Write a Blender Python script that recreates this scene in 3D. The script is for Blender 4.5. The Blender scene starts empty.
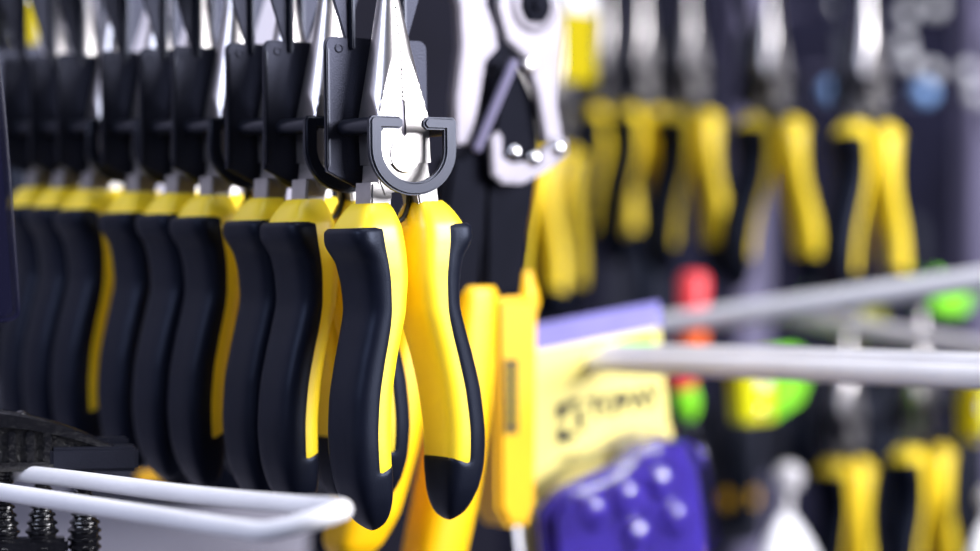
import bpy, bmesh, math, random
from mathutils import Vector, Matrix, Euler
random.seed(7)
SC = bpy.context.scene
COL = SC.collection
MM = 0.001
# ------------------------------------------------------------------ camera
FPX = 85.0 / 36.0 * 980.0            # focal length in pixels
cam_d = bpy.data.cameras.new('camera')
cam = bpy.data.objects.new('camera', cam_d)
COL.objects.link(cam)
cam.location = (0, 0, 0)
cam.rotation_euler = (math.pi / 2, 0, 0)
cam_d.lens = 85
cam_d.sensor_width = 36
cam_d.clip_start = 0.02
cam_d.clip_end = 60
cam_d.dof.use_dof = True
cam_d.dof.focus_distance = 0.772
cam_d.dof.aperture_fstop = 4.4
cam_d.dof.aperture_ratio = 1.0
SC.camera = cam
# ------------------------------------------------------------------ world, lamps, exposure
W = bpy.data.worlds.new('shop_air')
SC.world = W
W.use_nodes = True
bg = W.node_tree.nodes['Background']
bg.inputs[0].default_value = (0.50, 0.53, 0.80, 1)
bg.inputs[1].default_value = 0.13


def area_light(name, loc, target, sx, sy, power, col):
    d = bpy.data.lights.new(name, 'AREA')
    d.shape = 'RECTANGLE'
    d.size, d.size_y, d.energy, d.color = sx, sy, power, col
    o = bpy.data.objects.new(name, d)
    COL.objects.link(o)
    o.location = loc
    o.rotation_euler = (Vector(target) - Vector(loc)).to_track_quat('-Z', 'Y').to_euler()
    return o


area_light('shop_window_light', (1.75, 0.10, 0.68), (0.0, 0.85, 0.0), 1.0, 1.05, 100, (0.96, 0.95, 1.0))
area_light('ceiling_panel_light', (0.35, 0.55, 1.9), (0.15, 1.1, 0.0), 1.2, 0.6, 26, (0.92, 0.93, 1.0))
area_light('left_fill_light', (-1.3, -0.5, 1.0), (0.0, 0.9, -0.05), 1.2, 0.7, 25, (0.70, 0.77, 1.0))  # added fill from the left, brightens the dim grip sides
SC.view_settings.view_transform = 'Standard'
SC.view_settings.look = 'None'
SC.view_settings.exposure = 0.0
SC.view_settings.gamma = 1.0
SC.view_settings.use_curve_mapping = False
SC.cycles.use_denoising = True

# ------------------------------------------------------------------ place frame
YAW = math.radians(36)
WV = Vector((math.cos(YAW), math.sin(YAW), 0))     # along the wall, to the right and away
HV = Vector((math.sin(YAW), -math.cos(YAW), 0))    # out of the wall, towards the shopper


def at(px, py, d):
    """a point of the place, seen at px, py, d millimetres in front of the lens (metres)"""
    return Vector(((px - 490) * d / FPX, d, (275.5 - py) * d / FPX)) * MM


# ------------------------------------------------------------------ materials
def mat(name, col, rough=0.5, metal=0.0, noise=0.0, nscale=60.0, bump=0.0, bscale=400.0, spec=0.5,
        coat=0.0, trans=0.0, alpha=1.0, tint=None, ior=1.45):
    m = bpy.data.materials.new(name)
    m.use_nodes = True
    nt = m.node_tree
    b = nt.nodes['Principled BSDF']
    b.inputs['Roughness'].default_value = rough
    b.inputs['Metallic'].default_value = metal
    b.inputs['Specular IOR Level'].default_value = spec
    b.inputs['Coat Weight'].default_value = coat
    b.inputs['Coat Roughness'].default_value = 0.08
    b.inputs['Transmission Weight'].default_value = trans
    b.inputs['Alpha'].default_value = alpha
    b.inputs['IOR'].default_value = ior
    if tint:
        b.inputs['Specular Tint'].default_value = (*tint, 1)
    tc = nt.nodes.new('ShaderNodeTexCoord')
    n = nt.nodes.new('ShaderNodeTexNoise')
    n.inputs['Scale'].default_value = nscale
    n.inputs['Detail'].default_value = 4
    nt.links.new(tc.outputs['Object'], n.inputs['Vector'])
    r = nt.nodes.new('ShaderNodeValToRGB')
    lo = tuple(max(0, c * (1 - noise)) for c in col)
    hi = tuple(min(1, c * (1 + noise)) for c in col)
    r.color_ramp.elements[0].position = 0.3
    r.color_ramp.elements[1].position = 0.7
    r.color_ramp.elements[0].color = (*lo, 1)
    r.color_ramp.elements[1].color = (*hi, 1)
    nt.links.new(n.outputs['Fac'], r.inputs['Fac'])
    nt.links.new(r.outputs['Color'], b.inputs['Base Color'])
    if bump:
        n2 = nt.nodes.new('ShaderNodeTexNoise')
        n2.inputs['Scale'].default_value = bscale
        n2.inputs['Detail'].default_value = 2
        nt.links.new(tc.outputs['Object'], n2.inputs['Vector'])
        bp = nt.nodes.new('ShaderNodeBump')
        bp.inputs['Strength'].default_value = bump
        bp.inputs['Distance'].default_value = 0.001
        nt.links.new(n2.outputs['Fac'], bp.inputs['Height'])
        nt.links.new(bp.outputs['Normal'], b.inputs['Normal'])
    return m


M = {
    'yellow': mat('yellow_plastic', (1.0, 0.73, 0.016), 0.40, noise=0.01, bump=0.03, bscale=900, spec=0.9),
    'amber': mat('amber_yellow_plastic', (1.0, 0.55, 0.0), 0.4, noise=0.03),
    'rubber': mat('black_rubber', (0.004, 0.005, 0.011), 0.42, noise=0.15, bump=0.08, bscale=2200, spec=0.28, tint=(0.62, 0.72, 1.0)),
    'plastic': mat('black_plastic', (0.005, 0.0055, 0.009), 0.48, noise=0.2, bump=0.10, bscale=1500, spec=0.6, tint=(0.68, 0.72, 1.0)),
    'matte': mat('matte_black', (0.006, 0.006, 0.010), 0.6, noise=0.2, spec=0.07, tint=(0.6, 0.7, 1.0)),
    'edge': mat('black_plastic_smooth', (0.007, 0.008, 0.013), 0.28, spec=0.45, tint=(0.75, 0.8, 1.0)),
    'steel': mat('satin_steel', (0.64, 0.61, 0.60), 0.34, metal=1.0, noise=0.06, nscale=30, bump=0.03, bscale=700),
    'steel_side': mat('milled_steel', (0.40, 0.385, 0.38), 0.45, metal=1.0, noise=0.12, nscale=120, bump=0.06, bscale=900),
    'chrome': mat('polished_steel', (0.78, 0.78, 0.80), 0.18, metal=1.0),
    'blue_glint': mat('blue_glint_colour', (0.30, 0.52, 0.95), 0.3),  # blue of a glint put into the ball colour
    'dark_gap': mat('dark_steel', (0.03, 0.03, 0.03), 0.6, metal=0.5),
    'steel_dull': mat('dull_steel', (0.20, 0.19, 0.22), 0.52, metal=1.0, noise=0.1, nscale=40),
    'white_wire': mat('white_powder_coat', (0.90, 0.89, 0.90), 0.42, noise=0.04, nscale=40, bump=0.05, bscale=500),
    'grey_wire': mat('grey_powder_coat', (0.60, 0.58, 0.60), 0.45, noise=0.05),
    'white': mat('white_plastic', (0.85, 0.85, 0.88), 0.3),
    'wall_white': mat('white_melamine', (0.36, 0.35, 0.42), 0.6, noise=0.05, nscale=12, spec=0.2),
    'wall_dark': mat('navy_backing', (0.006, 0.006, 0.013), 0.7, noise=0.25, nscale=9, spec=0.1),
    'wall_far': mat('slate_panel', (0.010, 0.010, 0.024), 0.6, noise=0.5, nscale=7, spec=0.1),
    'upright': mat('lavender_grey_metal', (0.20, 0.185, 0.29), 0.5, noise=0.1, nscale=12, spec=0.2),
    'card': mat('pale_yellow_card', (0.95, 0.82, 0.22), 0.35, noise=0.05, nscale=25, coat=0.5, spec=0.8),
    'ink': mat('black_ink', (0.03, 0.028, 0.015), 0.6),
    'brown_ink': mat('brown_ink', (0.12, 0.085, 0.01), 0.6),
    'lilac': mat('lilac_film', (0.22, 0.20, 0.55), 0.25, noise=0.2, nscale=40),
    'violet': mat('violet_plastic', (0.05, 0.03, 0.30), 0.14, noise=0.3, nscale=30, coat=1.0, bump=0.3, bscale=60),
    'neon_green': mat('neon_green', (0.30, 0.95, 0.03), 0.4, noise=0.05),
    'neon_yellow': mat('neon_yellow', (0.88, 0.86, 0.0), 0.4, noise=0.05),
    'tag_yellow': mat('lemon_card', (0.45, 0.36, 0.0), 0.6, noise=0.04, spec=0.1),
    'red': mat('red_plastic', (0.85, 0.05, 0.06), 0.35),
    'orange': mat('orange_plastic', (0.95, 0.14, 0.01), 0.35),
    'grease': mat('greasy_black', (0.006, 0.006, 0.008), 0.22, noise=0.3, bump=0.55, bscale=420, coat=0.5),
    'tread': mat('gritty_black', (0.012, 0.012, 0.014), 0.35, noise=0.6, nscale=300, bump=0.9, bscale=500),
    'smoke': mat('smoked_clear_plastic', (0.01, 0.01, 0.03), 0.2, alpha=0.6, spec=0.12),
    'clear': mat('clear_blister', (0.97, 0.97, 1.0), 0.05, trans=1.0, ior=1.12),
}


# ------------------------------------------------------------------ mesh helpers (millimetres in)
def finish(name, me, material, parent=None, smooth=35, loc=None):
    me.materials.append(M[material])
    if smooth:
        me.polygons.foreach_set('use_smooth', [True] * len(me.polygons))
        me.set_sharp_from_angle(angle=math.radians(smooth))
    me.update()
    o = bpy.data.objects.new(name, me)
    COL.objects.link(o)
    if parent is not None:
        o.parent = parent
    if loc is not None:
        o.location = Vector(loc) * MM
    return o


def from_bm(name, bm, material, parent=None, smooth=35, loc=None, mm=True):
    if mm:
        bmesh.ops.scale(bm, vec=(MM, MM, MM), verts=bm.verts)
    bmesh.ops.recalc_face_normals(bm, faces=bm.faces)
    me = bpy.data.meshes.new(name)
    bm.to_mesh(me)
    bm.free()
    return finish(name, me, material, parent, smooth, loc)


def loft(rings, closed=True):
    bm = bmesh.new()
    R = [[bm.verts.new(p) for p in r] for r in rings]
    n = len(R[0])
    for a, b in zip(R[:-1], R[1:]):
        for i in range(n):
            j = (i + 1) % n
            bm.faces.new((a[i], a[j], b[j], b[i]))
    bm.faces.new(R[0][::-1])
    bm.faces.new(R[-1])
    return bm


def plate(outline, y0, y1, bevel=0.4, segs=2):
    """closed outline in x,z pushed from y0 to y1"""
    bm = bmesh.new()
    f = bm.faces.new([bm.verts.new((x, y0, z)) for x, z in outline])
    r = bmesh.ops.extrude_face_region(bm, geom=[f])
    for v in r['geom']:
        if isinstance(v, bmesh.types.BMVert):
            v.co.y = y1
    bmesh.ops.recalc_face_normals(bm, faces=bm.faces)
    if bevel:
        es = [e for e in bm.edges if abs(e.verts[0].co.y - e.verts[1].co.y) < 1e-6]
        bmesh.ops.bevel(bm, geom=es, offset=bevel, segments=segs, affect='EDGES', clamp_overlap=True)
    return bm


def box(cx, cy, cz, sx, sy, sz, bevel=0.5, segs=2):
    bm = bmesh.new()
    bmesh.ops.create_cube(bm, size=1, matrix=Matrix.Translation((cx, cy, cz)) @ Matrix.Diagonal((sx, sy, sz, 1)))
    if bevel:
        bmesh.ops.bevel(bm, geom=bm.edges[:], offset=bevel, segments=segs, affect='EDGES', clamp_overlap=True)
    return bm


def smooth_path(pts, n=8):
    out = []
    P = [Vector(p) for p in pts]
    P = [2 * P[0] - P[1]] + P + [2 * P[-1] - P[-2]]
    for i in range(1, len(P) - 2):
        a, b, c, d = P[i - 1:i + 3]
        for k in range(n):
            t = k / n
            out.append(0.5 * ((2 * b) + (c - a) * t + (2 * a - 5 * b + 4 * c - d) * t * t + (3 * b - a - 3 * c + d) * t ** 3))
    out.append(P[-2])
    return out


def tube(path, r, seg=12, caps=True):
    P = [Vector(p) for p in path]
    rings = []
    up = None
    for i, p in enumerate(P):
        t = (P[min(i + 1, len(P) - 1)] - P[max(i - 1, 0)]).normalized()
        if up is None:
            up = t.orthogonal().normalized()
        up = (up - t * up.dot(t)).normalized()
        s = t.cross(up)
        rr = r[i] if isinstance(r, (list, tuple)) else r
        rings.append([p + (up * math.cos(a) + s * math.sin(a)) * rr for a in [2 * math.pi * k / seg for k in range(seg)]])
    if caps:
        for end, nb in ((0, 1), (-1, -2)):
            t = (P[end] - P[nb]).normalized()
            c = P[end]
            base = rings[end]
            rr = (base[0] - c).length
            ex = []
            for k in (0.4, 0.75, 0.95):
                ex.append([c + (q - c) * math.sqrt(1 - k * k) + t * rr * k for q in base])
            if end == 0:
                rings = ex[::-1] + rings
            else:
                rings = rings + ex
    return loft(rings)


def lathe(profile, axis='z', seg=24):
    rings = []
    for h, r in profile:
        ring = []
        for k in range(seg):
            a = 2 * math.pi * k / seg
            c, s = r * math.cos(a), r * math.sin(a)
            ring.append({'z': (c, s, h), 'y': (c, h, s), 'x': (h, c, s)}[axis])
        rings.append(ring)
    return loft(rings)


def sell(a, b, n, th):
    c, s = math.cos(th), math.sin(th)
    return (a * math.copysign(abs(c) ** (2 / n), c), b * math.copysign(abs(s) ** (2 / n), s))


def lerp_table(tab, z, lin=False):
    """rows (z, v1, v2...) with z falling; straight or smooth interpolation"""
    if z >= tab[0][0]:
        return tab[0][1:]
    n = len(tab)
    for i in range(n - 1):
        a, b = tab[i], tab[i + 1]
        if z >= b[0]:
            h = b[0] - a[0]
            t = (z - a[0]) / h
            if lin:
                return [u + (v - u) * t for u, v in zip(a[1:], b[1:])]
            p, q = tab[max(i - 1, 0)], tab[min(i + 2, n - 1)]
            out = []
            for k in range(1, len(a)):
                d = (b[k] - a[k]) / h
                d0 = (a[k] - p[k]) / (a[0] - p[0]) if i > 0 else d
                d1 = (q[k] - b[k]) / (q[0] - b[0]) if i < n - 2 else d
                m0 = 0 if d0 * d < 0 else 2 * d0 * d / (d0 + d) if d0 + d else 0
                m1 = 0 if d1 * d < 0 else 2 * d1 * d / (d1 + d) if d1 + d else 0
                out.append((2 * t ** 3 - 3 * t * t + 1) * a[k] + (t ** 3 - 2 * t * t + t) * h * m0 + (3 * t * t - 2 * t ** 3) * b[k] + (t ** 3 - t * t) * h * m1)
            return out
    return tab[-1][1:]


def empty(name, loc, rot=(0, 0, 0), label=None, cat=None, group=None):
    o = bpy.data.objects.new(name, None)
    o.empty_display_size = 0.02
    COL.objects.link(o)
    o.location = loc
    o.rotation_euler = rot
    tag(o, label, cat, group)
    return o


def tag(o, label=None, cat=None, group=None):
    if label:
        o['label'] = label
    if cat:
        o['category'] = cat
    if group:
        o['group'] = group
    return o


def dup(root, loc, rot, label, group):
    r = root.copy()
    COL.objects.link(r)
    r.location, r.rotation_euler = loc, rot
    r['label'] = label
    r['group'] = group
    for ch in list(root.children):
        c = ch.copy()
        COL.objects.link(c)
        c.parent = r
        for g in list(ch.children):
            d = g.copy()
            COL.objects.link(d)
            d.parent = c
    return r


def struct(o):
    o['kind'] = 'structure'
    return o


# ------------------------------------------------------------------ the setting
ORI = Vector((-0.0322, 0.784, 0.0))          # foot of the first row, under the outermost pliers


def spot(s, t, z):
    """s mm along the wall, t mm back from the outermost pliers, z mm above the lens"""
    return ORI + WV * (s * MM) - HV * (t * MM) + Vector((0, 0, z * MM))


def panel(name, s0, s1, t, z0, z1, thick, material):
    o = from_bm(name, box((s1 - s0) / 2, thick / 2, (z1 - z0) / 2, s1 - s0, thick, z1 - z0, 2), material)
    o.location = spot(s0, t, z0)
    o.rotation_euler = (0, 0, YAW)
    return struct(o)


panel('wall_left', -900, 195, 372, -700, 700, 18, 'wall_white')
panel('wall_middle', 200, 318, 372, -700, 700, 18, 'wall_dark')
far = panel('wall_back', -200, 3200, 860, -900, 1100, 20, 'wall_far')
for s in (930, 1225, 1520, 1815, 2110):     # slotted uprights standing proud of the far panel
    u = from_bm('upright', box(0, 0, 0, 34, 26, 1990, 2), 'upright', far)
    u.location = ((s + 200) * MM, -0.014, 1.0)
    for k in range(14):
        sl = from_bm('slot', box(0, 0, 0, 9, 2, 34, 0), 'dark_gap', u, 0)
        sl.location = (0, -0.0125, 0.05 + k * 0.06)


# ------------------------------------------------------------------ pliers
# z (mm from the joint), half distance of the grip from the axis, half width a, half depth b
GRIP = [(-16.0, 11.0, 5.2, 6.0), (-18, 11.5, 6.8, 7.6), (-22, 12.3, 8.8, 10.0), (-25, 12.6, 9.8, 11.2), (-30, 12.2, 10.0, 11.7), (-36, 11.2, 9.4, 11.8),
        (-43, 10.5, 8.6, 11.6), (-51, 10.8, 7.8, 11.4), (-60, 12.9, 7.7, 11.2), (-70, 15.6, 7.8, 11.0), (-83, 18.2, 8.0, 10.9),
        (-96, 19.2, 8.0, 10.8), (-106, 18.8, 7.7, 10.3), (-114, 17.8, 6.8, 9.2), (-119, 16.9, 5.5, 7.6), (-123, 16.2, 3.7, 5.2), (-125.2, 15.8, 1.6, 2.2), (-125.8, 15.8, 0.5, 0.8)]


def ss(x, a, b):
    t = min(1, max(0, (x - a) / (b - a)))
    return t * t * (3 - 2 * t)


def make_grip(side):
    N = 96
    zs = [-16.0, -16.5, -17.2, -18, -19, -20, -21.5, -23, -24]
    z = -25.0
    while z > -125.0:
        zs.append(z)
        z -= 1.0
    zs += [-125.2, -125.8]
    zs = sorted(set(zs), reverse=True)

    def rings(kind):
        out = []
        for z in zs:
            if kind == 'rubber' and z > -24.0:
                continue
            if kind == 'plastic' and z < -112:
                continue
            c, a, b = lerp_table(GRIP, z)
            ring = []
            for k in range(N):
                th = 2 * math.pi * k / N
                n = 3.5
                x, y = sell(a, b, n, th)          # x>0 is the outer side here
                # how far this point lies to the outer (rubber) half
                border = -0.6 + 0.8 * ss(z, -75, -40)
                tipz = -106.5 - 3.5 * (x / max(a, 0.1))
                wr = ss(x, border - 0.8, border + 0.8)
                wr = max(wr, ss(-z, -tipz - 0.9, -tipz + 0.9))
                if kind == 'rubber':
                    f = 0.93 + 0.105 * wr
                    # thumb guard at the top
                    f += wr * 0.20 * ss(x / a, 0.1, 1.0) * ss(z, -37, -28)
                    f -= wr * 0.08 * ss(z, -25.2, -24.0)
                else:
                    f = 1.0 if z > -104 else 1.0 - 0.1 * ss(-z, 104, 112)
                    # collar facets
                ring.append((side * (c + x * f), y * f, z))
            out.append(ring)
        return out
    return loft(rings('plastic')), loft(rings('rubber'))


JAW = [(66, 2.0, 2.3), (53, 3.6, 3.7), (36, 6.9, 6.0), (20, 10.4, 8.4), (12, 12.2, 9.6), (5, 13.5, 10.4), (-3, 13.5, 11)]


def make_jaw(side):
    rings = []
    z = 66.0
    k = 0
    while z > -3.01:
        a, b = lerp_table(JAW, z, True)
        ring = []
        gap = 0.10
        if z > 18.5:
            gap = 0.08 if k % 2 else 0.42
        elif z > 6:
            gap = 0.9
        for i in range(49):
            th = -math.pi / 2 + math.pi * i / 48
            x, y = sell(a, b, 2.4, th)
            x, y = min(x, 10.2), max(-6.2, min(6.2, y))
            ring.append((side * max(x, gap), y, z))
        rings.append(ring)
        k += 1
        z -= 0.75
    return loft(rings)


def make_pliers(name, label, group, loc, rot):
    t = empty(name, loc, rot, label, 'pliers', group)
    for s in (-1, 1):
        from_bm('jaw', make_jaw(s), 'steel', t, 28)
    # flat joint block under the jaws with its stepped lap
    from_bm('joint', plate([(-9.6, -2.5), (9.6, -2.5), (10.4, -9), (8.5, -14), (3, -12), (-3, -12), (-8.5, -14), (-10.4, -9)], -5.6, 5.6, 0.5), 'steel_side', t)
    from_bm('jaw_slot', box(0, -2.4, 12.4, 2.2, 6.4, 12.6, 0.2), 'steel_dull', t)
    pv = from_bm('pivot', lathe([(-5.4, 6.2), (-6.3, 6.2), (-6.55, 5.9), (-6.6, 0.5)], 'y', 32), 'steel', t, 30, (0, 0, 0))
    for s in (-1, 1):
        from_bm('tang', plate([(s * 4.5, -9), (s * 13.2, -9), (s * 14.2, -22), (s * 6.5, -22)], -5.2, 5.2, 0.6), 'steel_side', t)
    sp = [(-5, 0, -12), (-4.2, 0, -18), (-1.5, 0, -22), (1.5, 0, -22), (4.2, 0, -18), (5, 0, -12)]
    from_bm('return_spring', tube(smooth_path(sp, 5), 0.9, 8), 'dark_gap', t)
    for s in (-1, 1):
        yb, rb = make_grip(s)
        g = from_bm('grip', yb, 'yellow', t, 50)
        from_bm('rubber_cover', rb, 'rubber', g, 40)
    return t


def make_hanger(name, label, group, loc, rot):
    t = empty(name, loc, rot, label, 'tool hanger', group)
    ol = []
    xl, xr, zt = -21.8, 19.6, 40.0
    for cx, cz, a0 in ((xr - 3, zt - 3, 0), (xl + 3, zt - 3, 90)):
        for k in range(6):
            a = math.radians(a0 + 18 * k)
            ol.append((cx + 3 * math.cos(a), cz + 3 * math.sin(a)))
    ol += [(xl, -5.5), (-1, -14.5), (xr, -5.5)]
    pl = from_bm('back_plate', plate(ol, 8.6, 10.4, 0.45), 'plastic', t)
    from_bm('edge_rib', box(xl + 0.8, 8.4, 16, 1.2, 1.0, 40, 0.3), 'edge', pl)
    from_bm('pin_mark', lathe([(8.7, 1.6), (8.35, 1.6), (8.25, 1.2), (8.45, 1.1), (8.5, 0.2)], 'y', 20), 'plastic', pl, 30).location = (-0.0165, 0, 0.0362)
    for s in (-1, 1):
        xo = -1.0 + s * 10.5
        st = from_bm('strut', plate([(xo, 34), (xo, 100), (xo + s * 15, 100), (xo + s * 14, 74), (xo + s * 2.2, 40), (xo + s * 1.6, 34)], 8.8, 10.2, 0.3), 'plastic', t)
        from_bm('rib', box(xo, 8.2, 68, 1.3, 3.4, 64, 0.3), 'edge', st)
    tabo = [(-24, 98), (22, 98), (22, 112), (16, 122), (8, 126), (-10, 126), (-18, 122), (-24, 112)]
    hole = from_bm('hang_tab', plate(tabo, 8.8, 10.2, 0.3), 'plastic', t)
    from_bm('hook_eye', lathe([(8.0, 6.4), (8.0, 8), (10.8, 8), (10.8, 6.4), (8.0, 6.4)], 'y', 24), 'edge', hole).location = (-0.001, 0, 0.112)
    # two pegs and the cradle loop in front of the jaws
    for s in (-1, 1):
        xo = -1.0 + s * 14.6
        pg = from_bm('peg', lathe([(8.8, 1.9), (6.4, 1.9), (6.2, 2.9), (-12.9, 2.9), (-13.2, 2.6)], 'y', 20), 'edge', t, 40)
        pg.location = (xo * MM, 0, 0.0092)
    outer, inner = [], []
    cx, cz = -2.2, 1.5
    for k in range(25):
        a = math.pi + math.pi * k / 24
        outer.append((cx + 17.4 * math.cos(a), cz + 15.6 * math.sin(a)))
        inner.append((cx + 12.6 * math.cos(a), cz + 11.2 * math.sin(a)))
    zt2 = 12.2
    arm = 8.6
    ol = [(cx - 17.4 + 1.2, zt2), (cx - 17.4, zt2 - 1.4)] + outer + [(cx + 17.4, zt2 - 1.4), (cx + 17.4 - 1.2, zt2),
          (cx + arm - 3, zt2), (cx + arm - 4.4, zt2 - 1.4), (cx + arm - 4.4, zt2 - 3.0), (cx + arm - 3, zt2 - 4.2), (cx + 12.6, zt2 - 4.2)] + inner[::-1] + \
         [(cx - 12.6, zt2 - 4.2), (cx - arm + 3, zt2 - 4.2), (cx - arm + 4.4, zt2 - 3.0), (cx - arm + 4.4, zt2 - 1.4), (cx - arm + 3, zt2)]
    from_bm('cradle', plate(ol, -15.2, -12.4, 0.7, 3), 'edge', t, 40)
    return t


ORD = ['outermost', 'second', 'third', 'fourth', 'fifth', 'sixth', 'seventh', 'eighth', 'ninth']
ROW = [(0, -3.0, 0), (41, -1.0, 0.5), (67.5, -1.6, 0.2), (108, -1.2, 0.6), (134.5, -0.6, 0.4), (167, -1.5, 0.8), (207, -0.8, -0.6), (233.5, -0.5, -0.3), (261, -1.4, 0.2)]
P0, H0 = None, None
for i, (t_, roll, yw) in enumerate(ROW):
    loc = spot(0, t_, 40.8 + t_ * 0.05)
    rot = (0, math.radians(roll), YAW + math.radians(yw))
    lp = 'black and yellow long-nose pliers, %s on the crowded row' % ('outermost' if i == 0 else 'innermost' if i == 8 else ORD[i] + ' from the outer end')
    lh = 'black plastic cradle hanger holding the %s pliers of the crowded row' % ('innermost' if i == 8 else ORD[i])
    hrot = (0, math.radians(roll * 0.3), YAW + math.radians(yw))
    if i == 0:
        P0 = make_pliers('long_nose_pliers', lp, 'pliers on the crowded row', loc, rot)
        H0 = make_hanger('plastic_hanger', lh, 'hangers of the crowded row', loc, hrot)
    else:
        dup(P0, loc, rot, lp, 'pliers on the crowded row')
        dup(H0, loc, hrot, lh, 'hangers of the crowded row')


# ------------------------------------------------------------------ wire hooks
def wire_hook(label, prongs, r, material='white_wire', name='wire_hook', cat='hook'):
    base = Vector(prongs[0][0])
    t = empty(name, base, (0, 0, 0), label, cat, 'display hooks')
    for pts in prongs:
        pp = [(Vector(p) - base) / MM for p in pts]
        from_bm('prong', tube(smooth_path(pp, 8), r, 16), material, t, 60)
    return t


# front hook: a long loop whose tip comes towards the shopper
up = [at(-90, 459, 850), at(15, 472.5, 802), at(78, 480, 776), at(194, 495, 730), at(290, 504.5, 690), at(328, 507, 671), at(342, 509, 662), at(336, 513, 656), at(310, 521, 654), at(268, 531, 659), at(232, 528, 670), at(155, 516, 700), at(78, 504, 730), at(0, 492, 762), at(-90, 478, 800)]
wire_hook('white wire loop hook carrying the greasy black clamp', [up], 3.0)
# the hook over the crowded row, holding the nine hangers
hk = [spot(-1, -40, 40.8 + 114.5 - 2.6), spot(-1, 371, 40.8 + 114.5 + 371 * 0.05)]
wire_hook('white straight hook running through the nine hanger tabs', [hk], 2.6)


# ------------------------------------------------------------------ greasy black clamp on the front hook
def clamp():
    o = at(40, 460, 800)
    t = empty('spring_clamp', o, (0, 0, math.radians(12)), 'greasy black clamp with ribbed posts resting on white loop hook', 'clamp')
    s = 800 / FPX
    X = lambda px: (px - 40) * s
    Z = lambda py: (460 - py) * s
    from_bm('jaw_block', box(X(93), 0, Z(459), (137 - 50) * s, 13, 25 * s, 1.2), 'plastic', t)
    from_bm('jaw_lip', box(X(112), 9, Z(446), 34 * s, 7, 12 * s, 0.8), 'plastic', t)
    arch = [(-40, 419), (-10, 417), (15, 419), (40, 424), (65, 431), (90, 440), (112, 449)]
    pts = smooth_path([(X(a), 0, Z(b)) for a, b in arch], 5)
    rings = []
    for i, p in enumerate(pts):
        f = i / (len(pts) - 1)
        h = 2.5 * (1 - f) + 0.9
        w = 6.5 - 1.5 * f
        rings.append([(p.x + 0.4 * dz, dy, p.z + dz) for dy, dz in ((-w, -h), (w, -h), (w, h * .6), (w * .7, h), (-w * .7, h), (-w, h * .6))])
    arm = from_bm('lever', loft(rings), 'grease', t)
    nub = from_bm('nub', lathe([(0, 3.2), (1.2, 3.0), (2.4, 2.0), (3.0, 0.6)], 'z', 18), 'grease', arm)
    nub.location = (X(22) * MM, -0.002, Z(418.5) * MM)
    from_bm('web', plate([(X(-40), Z(424)), (X(20), Z(425)), (X(60), Z(434)), (X(95), Z(446)), (X(95), Z(462)), (X(-40), Z(466))], -3.0, 6, 0.6), 'tread', t)
    for a in (12, 30, 47):
        from_bm('gusset', box(X(a), -3.6, Z(446), 3.0, 3.0, 11, 0.6), 'grease', t)
    from_bm('sole', box(X(0), 0, Z(465.5), 130 * s, 12, 9 * s, 0.8), 'grease', t)
    for px, top in ((4, 470), (42, 470), (84, 470)):
        prof = []
        z = Z(top)
        k = 0
        while z > Z(575):
            prof.append((z, (2.6 if z > Z(505) else 3.0 + 1.9 * min(1, (Z(505) - z) / 9)) + (0.95 if k % 4 in (1, 2) else 0)))
            z -= 0.72
            k += 1
        from_bm('ribbed_post', lathe(prof, 'z', 24), 'grease', t, 50).location = (X(px) * MM, 0.001, 0)
    from_bm('cross_bar', box(X(15), 0.5, Z(546), 105 * s, 10, 17 * s, 1.2), 'grease', t)
    return t


clamp()


# ------------------------------------------------------------------ smoked clamshell at the left edge
def clamshell():
    D = 735
    o = at(-71, 180, D)
    t = empty('clamshell_pack', o, (0, 0, math.radians(20)), 'smoked clear clamshell pack with rounded corner beside the crowded row', 'package')
    s = D / FPX
    X = lambda px: (px + 60) * s / math.cos(math.radians(20))
    Z = lambda py: (180 - py) * s
    ol = [(-140, -40), (-16, -40), (-2, 40), (6, 110), (12, 190), (17, 265), (19.5, 308), (17.5, 316), (10, 320), (-20, 323), (-140, 326)]
    from_bm('shell', plate([(X(a), Z(b)) for a, b in ol], -5, 5, 1.2, 3), 'smoke', t)
    rim = [(X(a + 1), -5.4, Z(b)) for a, b in ol[1:10]]
    from_bm('rim', tube(smooth_path(rim, 6), 0.7, 8), 'smoke', t)
    il = [(-138, -38), (-19, -38), (-5, 42), (3, 112), (9, 192), (14, 262), (16, 308), (8, 317), (-20, 320), (-138, 320)]
    from_bm('insert', plate([(X(a), Z(b)) for a, b in il], 0.5, 4.0, 0.3), 'wall_dark', t)
    return t


clamshell()


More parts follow.
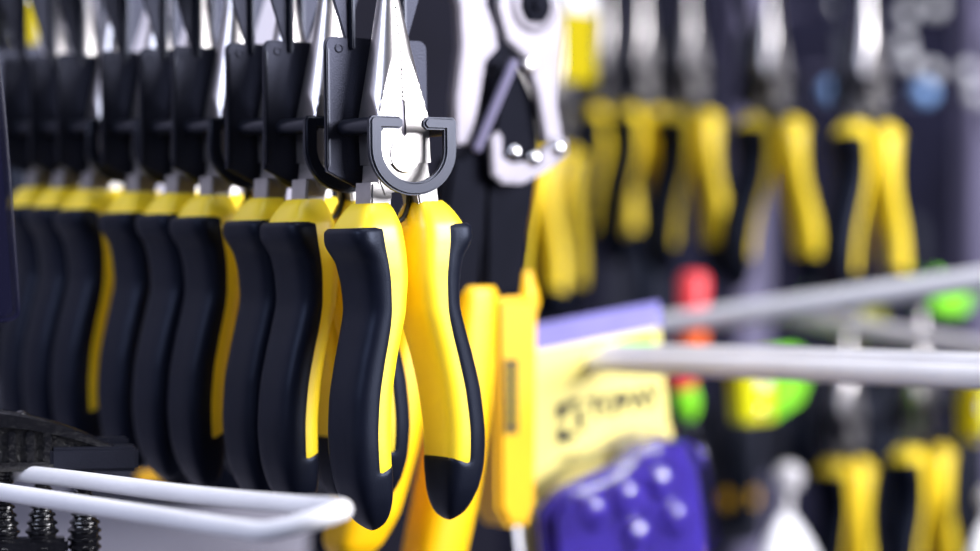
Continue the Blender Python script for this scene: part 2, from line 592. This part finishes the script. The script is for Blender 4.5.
# ------------------------------------------------------------------ metal snips hanging next to the row
def snips():
    D = 935
    s = D / FPX
    o = at(490, 155, D)
    t = empty('metal_snips', o, (0, 0, YAW), 'silver metal snips with black necks and amber yellow grips', 'snips')
    X = lambda px: (px - 490) * s / math.cos(YAW)
    Z = lambda py: (155 - py) * s
    pl = lambda pts, y0, y1, b=0.8: plate([(X(a), Z(c)) for a, c in pts], y0, y1, b)
    # right side plate with the eye round the bolt
    head = [(498, -70), (530, -60), (548, -20), (556, 20), (552, 60), (550, 100), (556, 140), (538, 142), (529, 90), (516, 55), (498, 40), (490, 10), (488, -30)]
    from_bm('blade_head', pl(head, -6, -1), 'steel_dull', t)
    from_bm('lever_plate', pl([(440, -70), (478, -70), (488, -30), (482, 5), (492, 30), (494, 48), (482, 62), (476, 100), (468, 146), (452, 146), (452, 100), (458, 50), (456, 10), (446, -30)], -3, 3), 'steel_dull', t)
    b = from_bm('bolt', lathe([(-5, 7.6), (-8.5, 7.6), (-9, 7), (-9, 3), (-11, 3), (-11.2, 0.5)], 'y', 6), 'matte', t, 20)
    b.location = (X(525) * MM, 0, Z(4) * MM)
    bs = from_bm('hub_ring', lathe([(-5.5, 11), (-7, 11), (-7.4, 10), (-7.4, 8.0), (-5.5, 8.0)], 'y', 32), 'steel_dull', t)
    bs.location = (X(525) * MM, 0, Z(4) * MM)
    # black moulded necks
    from_bm('neck', pl([(500, 62), (520, 66), (536, 100), (542, 160), (530, 230), (522, 296), (484, 298), (484, 200), (494, 110)], -1, 12, 2), 'matte', t)
    from_bm('neck', pl([(474, 150), (488, 75), (496, 70), (490, 150), (484, 220), (476, 296), (432, 300), (440, 230), (450, 160)], -2, 11, 2), 'matte', t)
    from_bm('spring_rod', tube([(X(503), -7, Z(64)), (X(467), -7, Z(150))], 1.9, 10), 'upright', t)
    nb = from_bm('stop_stud', lathe([(-4, 3.6), (-6, 3.6), (-7.5, 2.6), (-8, 0.6)], 'y', 20), 'steel', t)
    nb.location = (X(522) * MM, 0, Z(64) * MM)
    latch = pl([(478, 140), (486, 132), (490, 138), (490, 158), (500, 164), (520, 160), (545, 136), (556, 138), (556, 152), (536, 170), (510, 184), (490, 184), (480, 176)], -9, -6, 0.8)
    la = from_bm('latch', latch, 'steel_dull', t)
    for px, py in ((501, 153), (521, 158), (546, 147)):
        rv = from_bm('rivet', lathe([(-9, 3.3), (-10.4, 3.0), (-11.4, 2.0), (-11.7, 0.4)], 'y', 18), 'chrome', la)
        rv.location = (X(px) * MM, 0, Z(py) * MM)
    # broad yellow grips
    for rows in ([(286, 478, 22), (292, 478, 25), (330, 475, 27), (380, 470, 28.5), (440, 462, 30), (500, 452, 31), (560, 440, 30), (600, 432, 24), (615, 430, 10)],
                 [(290, 424, 22), (296, 422, 25), (340, 414, 28), (400, 402, 31), (450, 390, 33), (500, 376, 33), (530, 366, 28), (545, 362, 18), (551, 360, 6)]):
        rings = []
        tab = [(-py, px, hw) for py, px, hw in rows]
        py = rows[0][0]
        while py <= rows[-1][0] + 0.01:
            c, h = lerp_table(tab, -py)
            hw = h * s / 1.02
            rings.append([(X(c) + q[0], 5 + q[1], Z(py)) for q in (sell(hw, hw * 0.95, 3.0, 2 * math.pi * k / 40) for k in range(40))])
            py += 3 if py < rows[-1][0] - 24 else 1.0
        from_bm('grip', loft(rings), 'amber', t, 50)
    return t


snips()


def sheath():
    D = 985
    s = D / FPX
    o = at(508, 400, D)
    t = empty('tool_sheath', o, (0, 0, YAW), 'yellow plastic tool sheath with round knob beside yellow card', 'sheath')
    X = lambda px: (px - 508) * s / math.cos(YAW)
    Z = lambda py: (400 - py) * s
    bd = from_bm('body', plate([(X(482), Z(300)), (X(486), Z(296)), (X(520), Z(296)), (X(524), Z(300)), (X(522), Z(500)), (X(515), Z(524)), (X(494), Z(524)), (X(484), Z(505))], -11, 9, 2.2, 3), 'amber', t)
    kn = from_bm('knob', lathe([(-7, 3), (-6, 5.4), (-2, 6.6), (3, 5.6), (7, 4.2), (11, 3.4)], 'z', 24), 'amber', t)
    kn.location = (X(522) * MM, -0.002, Z(297) * MM)
    lb = from_bm('printed_panel', box(X(495.5), -11.1, Z(395), 17 * s, 0.4, 74 * s, 0.1), 'brown_ink', t)
    for k in range(5):
        from_bm('print_line', box(X(495.5), -11.5, Z(372 + 11 * k), 9 * s, 0.3, 2.2 * s, 0), 'tag_yellow', lb)
    return t


sheath()


# ------------------------------------------------------------------ carded tool in a blister
def text_mesh(name, body, size, material, parent, loc, extr=0.00015):
    c = bpy.data.curves.new(name, 'FONT')
    c.body = body
    c.size = size
    c.extrude = extr
    c.offset = 0.0007
    c.align_x = 'LEFT'
    tmp = bpy.data.objects.new(name, c)
    COL.objects.link(tmp)
    me = bpy.data.meshes.new_from_object(tmp.evaluated_get(bpy.context.evaluated_depsgraph_get()))
    bpy.data.objects.remove(tmp)
    o = finish(name, me, material, parent, 0)
    o.rotation_euler = (math.pi / 2, 0, 0)
    o.location = loc
    return o


def card():
    D = 1065
    s = D / FPX
    o = at(592, 345, D)
    roll = math.radians(-7)
    t = empty('carded_tool', o, (0, roll, YAW - math.radians(4)), 'pale yellow display card with violet tool in clear blister', 'package')
    X = lambda px: (px - 600) * s / math.cos(YAW)
    Z = lambda py: (345 - py) * s
    pl = lambda pts, y0, y1, b=0.15: plate([(X(a), Z(c)) for a, c in pts], y0, y1, b)
    from_bm('backing_card', pl([(528, 340), (664, 336), (668, 340), (668, 452), (654, 470), (654, 640), (528, 640), (524, 636), (524, 344)], -0.5, 0.5), 'card', t)
    from_bm('film_header', pl([(522, 316), (670, 312), (670, 338), (522, 342)], -0.9, -0.5, 0.1), 'lilac', t)
    from_bm('price_sticker', pl([(627, 344), (661, 343), (661, 363), (627, 364)], -0.9, -0.5, 0.1), 'neon_green', t)
    # emblem: a broken square ring
    em = from_bm('emblem', pl([(558, 398), (580, 394), (582, 401), (568, 404), (568, 412), (558, 413)], -1.0, -0.5, 0), 'ink', t, 0)
    from_bm('emblem_stroke', pl([(577, 406), (585, 405), (583, 428), (576, 427)], -1.0, -0.5, 0), 'ink', em, 0)
    from_bm('emblem_stroke', pl([(557, 421), (566, 420), (567, 428), (574, 428), (574, 436), (556, 437)], -1.0, -0.5, 0), 'ink', em, 0)
    text_mesh('word', 'TOBAY', 27 * s * MM, 'ink', t, (X(589) * MM, -0.0008, Z(416) * MM))
    for k, (a, b) in enumerate(((556, 575), (579, 594), (598, 616), (620, 642))):
        from_bm('small_print', pl([(a, 449 - 0), (b, 449), (b, 453.5), (a, 453.5)], -0.9, -0.5, 0), 'brown_ink', t, 0)
    # violet tool
    out = [(556, 500), (575, 480), (600, 474), (625, 470), (650, 452), (676, 448), (700, 458), (710, 490), (712, 540), (712, 650), (556, 650)]
    body = from_bm('tool_body', plate([(X(a - 36), Z(c - 4)) for a, c in out], -17, -2, 5, 4), 'violet', t, 60)
    for px, py, r, ry in ((600, 506, 9.0, 9), (634, 500, 10, 6), (668, 492, 8, 12), (680, 530, 9.0, 7), (640, 540, 8, 7)):
        kb = from_bm('highlight_boss', lathe([(-15, r), (-18, r), (-20.5, r * .75), (-21.5, r * .3)], 'y', 24), 'violet', body)  # rounded bosses added to catch bright highlights
        kb.location = (X(px - 36) * MM, 0, Z(py - 4) * MM)
    sh = [(538, 500), (548, 478), (590, 458), (630, 448), (660, 436), (694, 440), (712, 456), (720, 490), (720, 660), (538, 660)]
    from_bm('blister', plate([(X(a - 36), Z(c - 4)) for a, c in sh], -24, -0.6, 6, 4), 'clear', t, 60)
    return t


card()
# the hook that goes through the card
a0 = at(596, 353, 1075)
L1 = [a0, a0 + HV * 0.12 + Vector((0, 0, 0.0012)), a0 + HV * 0.30 + Vector((0, 0, 0.002))]
off = -WV * 0.007 + Vector((0, 0, -0.0045))
wire_hook('white double hook passing through the yellow display card', [L1, [p + off for p in L1]], 4.6)


# ------------------------------------------------------------------ pliers on the hooks behind
def far_pliers(px, py, D, roll, open_, label, yaw=0, hanger=True, hlabel=None, g='pliers on the hooks behind'):
    loc = at(px, py, D)
    r = dup(P0, loc, (0, math.radians(roll), YAW + math.radians(yaw + 6)), label, g)
    if open_:
        for nm in ('grip', 'tang', 'jaw'):
            for c in [c for c in r.children if c.name.split('.')[0] == nm]:
                xm = sum(v.co.x for v in c.data.vertices) / len(c.data.vertices)
                s = 1 if xm > 0 else -1
                a = -s * open_ if nm != 'jaw' else s * open_ * 0.2
                c.rotation_euler = (0, math.radians(a), 0)
    if hanger:
        dup(H0, loc, (0, math.radians(roll * 0.4), YAW + math.radians(yaw + 6)), hlabel, 'hangers on the hooks behind')
    return r


far_pliers(528, 118, 1400, -2, 0, 'yellow-handled pliers hanging just behind the silver snips', hlabel='black hanger of the pliers just behind the snips')
far_pliers(556, 122, 1500, 1, 0, 'second pliers back on the hook behind the snips', hlabel='black hanger of the second pliers behind the snips')
FAR = [(868, 98, 1385, 0, 4, 'closed pliers at the outer end of the far hook', 'black hanger at the outer end of the far hook'),
       (772, 95, 1450, -1, 9, 'wide open pliers next behind the outer ones on far hook', 'black hanger of the wide open pliers on far hook'),
       (690, 88, 1520, 0, 5, 'part-open pliers third on the far hook', 'black hanger of the third pliers on far hook'),
       (642, 86, 1600, 1, 4, 'part-open pliers fourth on the far hook', 'black hanger of the fourth pliers on far hook'),
       (606, 86, 1680, 0, 3, 'innermost pliers of the far hook', 'black hanger of the innermost pliers on far hook')]
for a in FAR:
    far_pliers(a[0], a[1], a[2], a[3], a[4], a[5], 0, True, a[6])
LOW = [(846, 434, 1480, 1, -2, 'rear pliers of the lower pair, nearer the white teardrop scoop', 'black hanger of the pliers below the rising hook'),
       (922, 420, 1400, -1, 2, 'front pliers of the lower pair beside the tall yellow cutter', 'black hanger of the front pliers of the lower pair')]
for a in LOW:
    far_pliers(a[0], a[1], a[2], a[3], a[4], a[5], 0, True, a[6])

# two more hooks on the right: one wire rises, one dips towards the shopper
b0, b1 = at(655, 326, 1330), at(1060, 268, 1180)
wire_hook('white wire rising to the right above the card hook', [[b0, b0.lerp(b1, .5), b1]], 6.4)
c0, c1 = at(770, 312, 1420), at(1060, 362, 1250)
wire_hook('grey wire dipping behind the card hook', [[c0, c0.lerp(c1, .5), c1]], 5.6, 'grey_wire')


# ------------------------------------------------------------------ blurred stock behind
def hang_tag(px, py0, py1, D, wpx, label, material='tag_yellow'):
    s = D / FPX
    t = empty('hang_tag', at(px, py1, D), (0, 0, YAW), label, 'tag')
    w, h = wpx * s / math.cos(YAW), (py1 - py0) * s
    from_bm('tag_card', plate([(-w / 2, 0), (w / 2, 0), (w / 2, h), (-w / 2, h)], -1, 1, 0.3), material, t)
    from_bm('tag_header', plate([(-w / 2, h), (w / 2, h), (w / 2, h + 30), (w / 4, h + 38), (-w / 4, h + 38), (-w / 2, h + 30)], -1.1, 1.1, 0.3), 'white', t)


hang_tag(578, 12, 82, 1420, 34, 'lemon yellow tag with white header behind the snips')
hang_tag(25, 2, 44, 1075, 20, 'small lemon yellow tag beyond the innermost hangers')


def driver(px, py, D, roll, top, bottom, label, L=62, r=9, name='screwdriver', cat='screwdriver'):
    t = empty(name, at(px, py, D), (0, math.radians(roll), YAW), label, cat, 'small coloured tools')
    prof = [(L, r * .35), (L - 1, r * .8), (L - 5, r), (L * .6, r * .92), (L * .52, r * .9)]
    h = from_bm('handle', lathe(prof, 'z', 20), top, t)
    from_bm('handle_sleeve', lathe([(L * .52, r * .94), (L * .3, r), (6, r * .86), (2, r * .6), (0, r * .35)], 'z', 20), bottom, t)
    from_bm('shank', lathe([(1, 2.6), (-40, 2.6), (-46, 1.2)], 'z', 12), 'chrome', t)


driver(690, 378, 1350, 3, 'red', 'orange', 'red and orange handled screwdriver behind the card')
driver(689, 420, 1300, -14, 'red', 'neon_green', 'screwdriver with neon green sleeve under the red one', 36, 8)


def knife(px, py, D, roll, wpx, hpx, ca, cb, label):
    """stubby cutter: two-tone shell, slider and nose"""
    s = D / FPX
    t = empty('utility_cutter', at(px, py, D), (0, math.radians(roll), YAW), label, 'cutter', 'small coloured tools')
    w, h = wpx * s / math.cos(YAW) / 2, hpx * s / 2
    from_bm('shell', plate([(-w, -h), (-w * .2, -h * 1.1), (-w * .05, h), (-w * .7, h * 1.05), (-w, h * .6)], -8, 8, 2.2, 3), ca, t)
    from_bm('side_panel', plate([(-w * .2, -h * 1.1), (w * .7, -h * .7), (w, -h * .1), (w, h * .7), (w * .75, h), (-w * .05, h)], -7, 7, 2.2, 3), cb, t)
    from_bm('slider', box(-w * .5, -9, h * .2, w * .3, 3, h * .5, 0.8), 'white', t)
    from_bm('screw', lathe([(-7, 2.8), (-9, 2.6), (-9.4, .6)], 'y', 16), 'chrome', t).location = (-w * .55 * MM, 0, -h * .75 * MM)


knife(770, 383, 1380, -6, 74, 66, 'neon_yellow', 'neon_green', 'largest neon yellow and green cutter under the card hook')
knife(862, 319, 1650, 0, 44, 34, 'neon_yellow', 'neon_yellow', 'plain neon yellow cutter above the grey wire')
knife(938, 294, 1620, 20, 62, 34, 'neon_green', 'neon_green', 'plain neon green cutter beside the rising wire')
knife(823, 278, 1700, 0, 26, 28, 'neon_green', 'neon_green', 'small neon green cutter below the wide open pliers')
knife(975, 412, 1380, 0, 22, 56, 'tag_yellow', 'neon_yellow', 'tall deep yellow cutter right of the lower pliers')


def blob(px, py, D, sc, label):
    t = empty('teardrop_blob', at(px, py, D), (0, math.radians(4), YAW), label, 'blob', 'white blobs')
    rings = []
    for k in range(26):
        f = k / 25
        w = 20 * math.sin(math.pi * min(1, 0.03 + f * .78)) ** .8 * sc + .3
        rings.append([(w * math.cos(a), .55 * w * math.sin(a) - 4 * sc * math.sin(math.pi * f), (1 - f) * 62 * sc - 50 * sc) for a in [2 * math.pi * j / 24 for j in range(24)]])
    from_bm('drop_body', loft(rings), 'white', t, 60)
    from_bm('stem', lathe([(8 * sc, 3 * sc), (22 * sc, 2.5 * sc), (24 * sc, 6 * sc), (30 * sc, 6.8 * sc), (34 * sc, 4 * sc), (35 * sc, 1)], 'z', 18), 'grey_wire', t)


blob(785, 540, 1300, 1.25, 'bright white teardrop scoop below the neon cutter')  # plain white teardrop shape, left unidentified
blob(986, 540, 1380, .9, 'white scoop beside the front pliers of the lower pair')


def dark_pack(px, py0, py1, D, wpx, label, extra=None):
    s = D / FPX
    t = empty('black_pack', at(px, (py0 + py1) / 2, D), (0, 0, YAW), label, 'package', 'dark packs behind')
    w, h = wpx * s / math.cos(YAW) / 2, (py1 - py0) * s / 2
    c = min(w, h) * .25
    ol = [(-w + c, -h), (w - c, -h), (w, -h + c), (w, h - c), (w - c, h), (-w + c, h), (-w, h - c), (-w, -h + c)]
    from_bm('pouch', plate(ol, -3, 6, 1.5, 3), 'plastic', t)
    from_bm('header', plate([(-w * .8, h - 1), (w * .8, h - 1), (w * .6, h + 24), (-w * .6, h + 24)], 0, 2, .4), 'edge', t)
    from_bm('tool_bulge', lathe([(-h * .8, w * .12), (-h * .76, w * .34), (0, w * .42), (h * .5, w * .3), (h * .8, w * .14)], 'z', 20), 'rubber', t).location = (0, -0.004, 0)
    if extra:
        from_bm('band', box(0, -4.5, -h * .35, w * 1.2, 4, h * .22, 1), extra, t)


dark_pack(628, -40, 96, 2010, 60, 'black pouch above the innermost far pliers')
dark_pack(690, -40, 80, 2030, 58, 'black pouch above the third far pliers')
dark_pack(735, 400, 545, 1560, 60, 'black pouch with amber band below the largest cutter', 'amber')
dark_pack(690, 440, 620, 1640, 54, 'black pouch behind the violet tool', 'amber')
dark_pack(795, 400, 480, 1640, 60, 'short black pouch above the white scoop')
dark_pack(882, 395, 560, 1600, 58, 'tall black pouch between the two lower pliers')
dark_pack(968, 440, 620, 1600, 40, 'narrow black pouch right of the lower pliers')
dark_pack(215, 408, 503, 1075, 250, 'wide black filler pouch added to darken the gaps behind the crowded row', 'amber')  # added dark backing over the pale wall between the handles
dark_pack(8, 40, 420, 1085, 70, 'tall black filler pouch added to darken the wall beside the innermost pliers of the crowded row')  # added dark backing over the pale wall at the far left
dark_pack(640, 200, 330, 1960, 70, 'black pouch below the innermost far pliers')


def ball_hook(px, py, D, label, material='blue_glint', r=9):
    o = at(px, py, D)
    t = empty('ball_hook', o, (0, 0, YAW), label, 'hook', 'hooks with glint-coloured balls on the far panel')
    from_bm('rod', tube([(0, 3, 0), (0, 120, 0)], 2.0, 10), 'chrome', t)
    bm = bmesh.new()
    bmesh.ops.create_uvsphere(bm, u_segments=20, v_segments=12, radius=r)
    from_bm('glint_ball', bm, material, t)  # ball colour stands in for a glint on the hook end


ball_hook(832, 92, 1840, 'hook with blue glint-coloured ball left of the closed pliers')
ball_hook(924, 93, 1800, 'hook with blue glint-coloured ball right of the closed pliers')
for k, (px, py, D) in enumerate(((906, 15, 1950), (903, 45, 1950), (908, 62, 1900), (931, 72, 1900), (967, 72, 1900), (838, 5, 1950), (935, 8, 1950), (975, 95, 1900))):
    ball_hook(px, py, D, 'hook with pale glint-coloured ball high on the far panel', 'white', 7)  # plain white balls stand in for pale glints
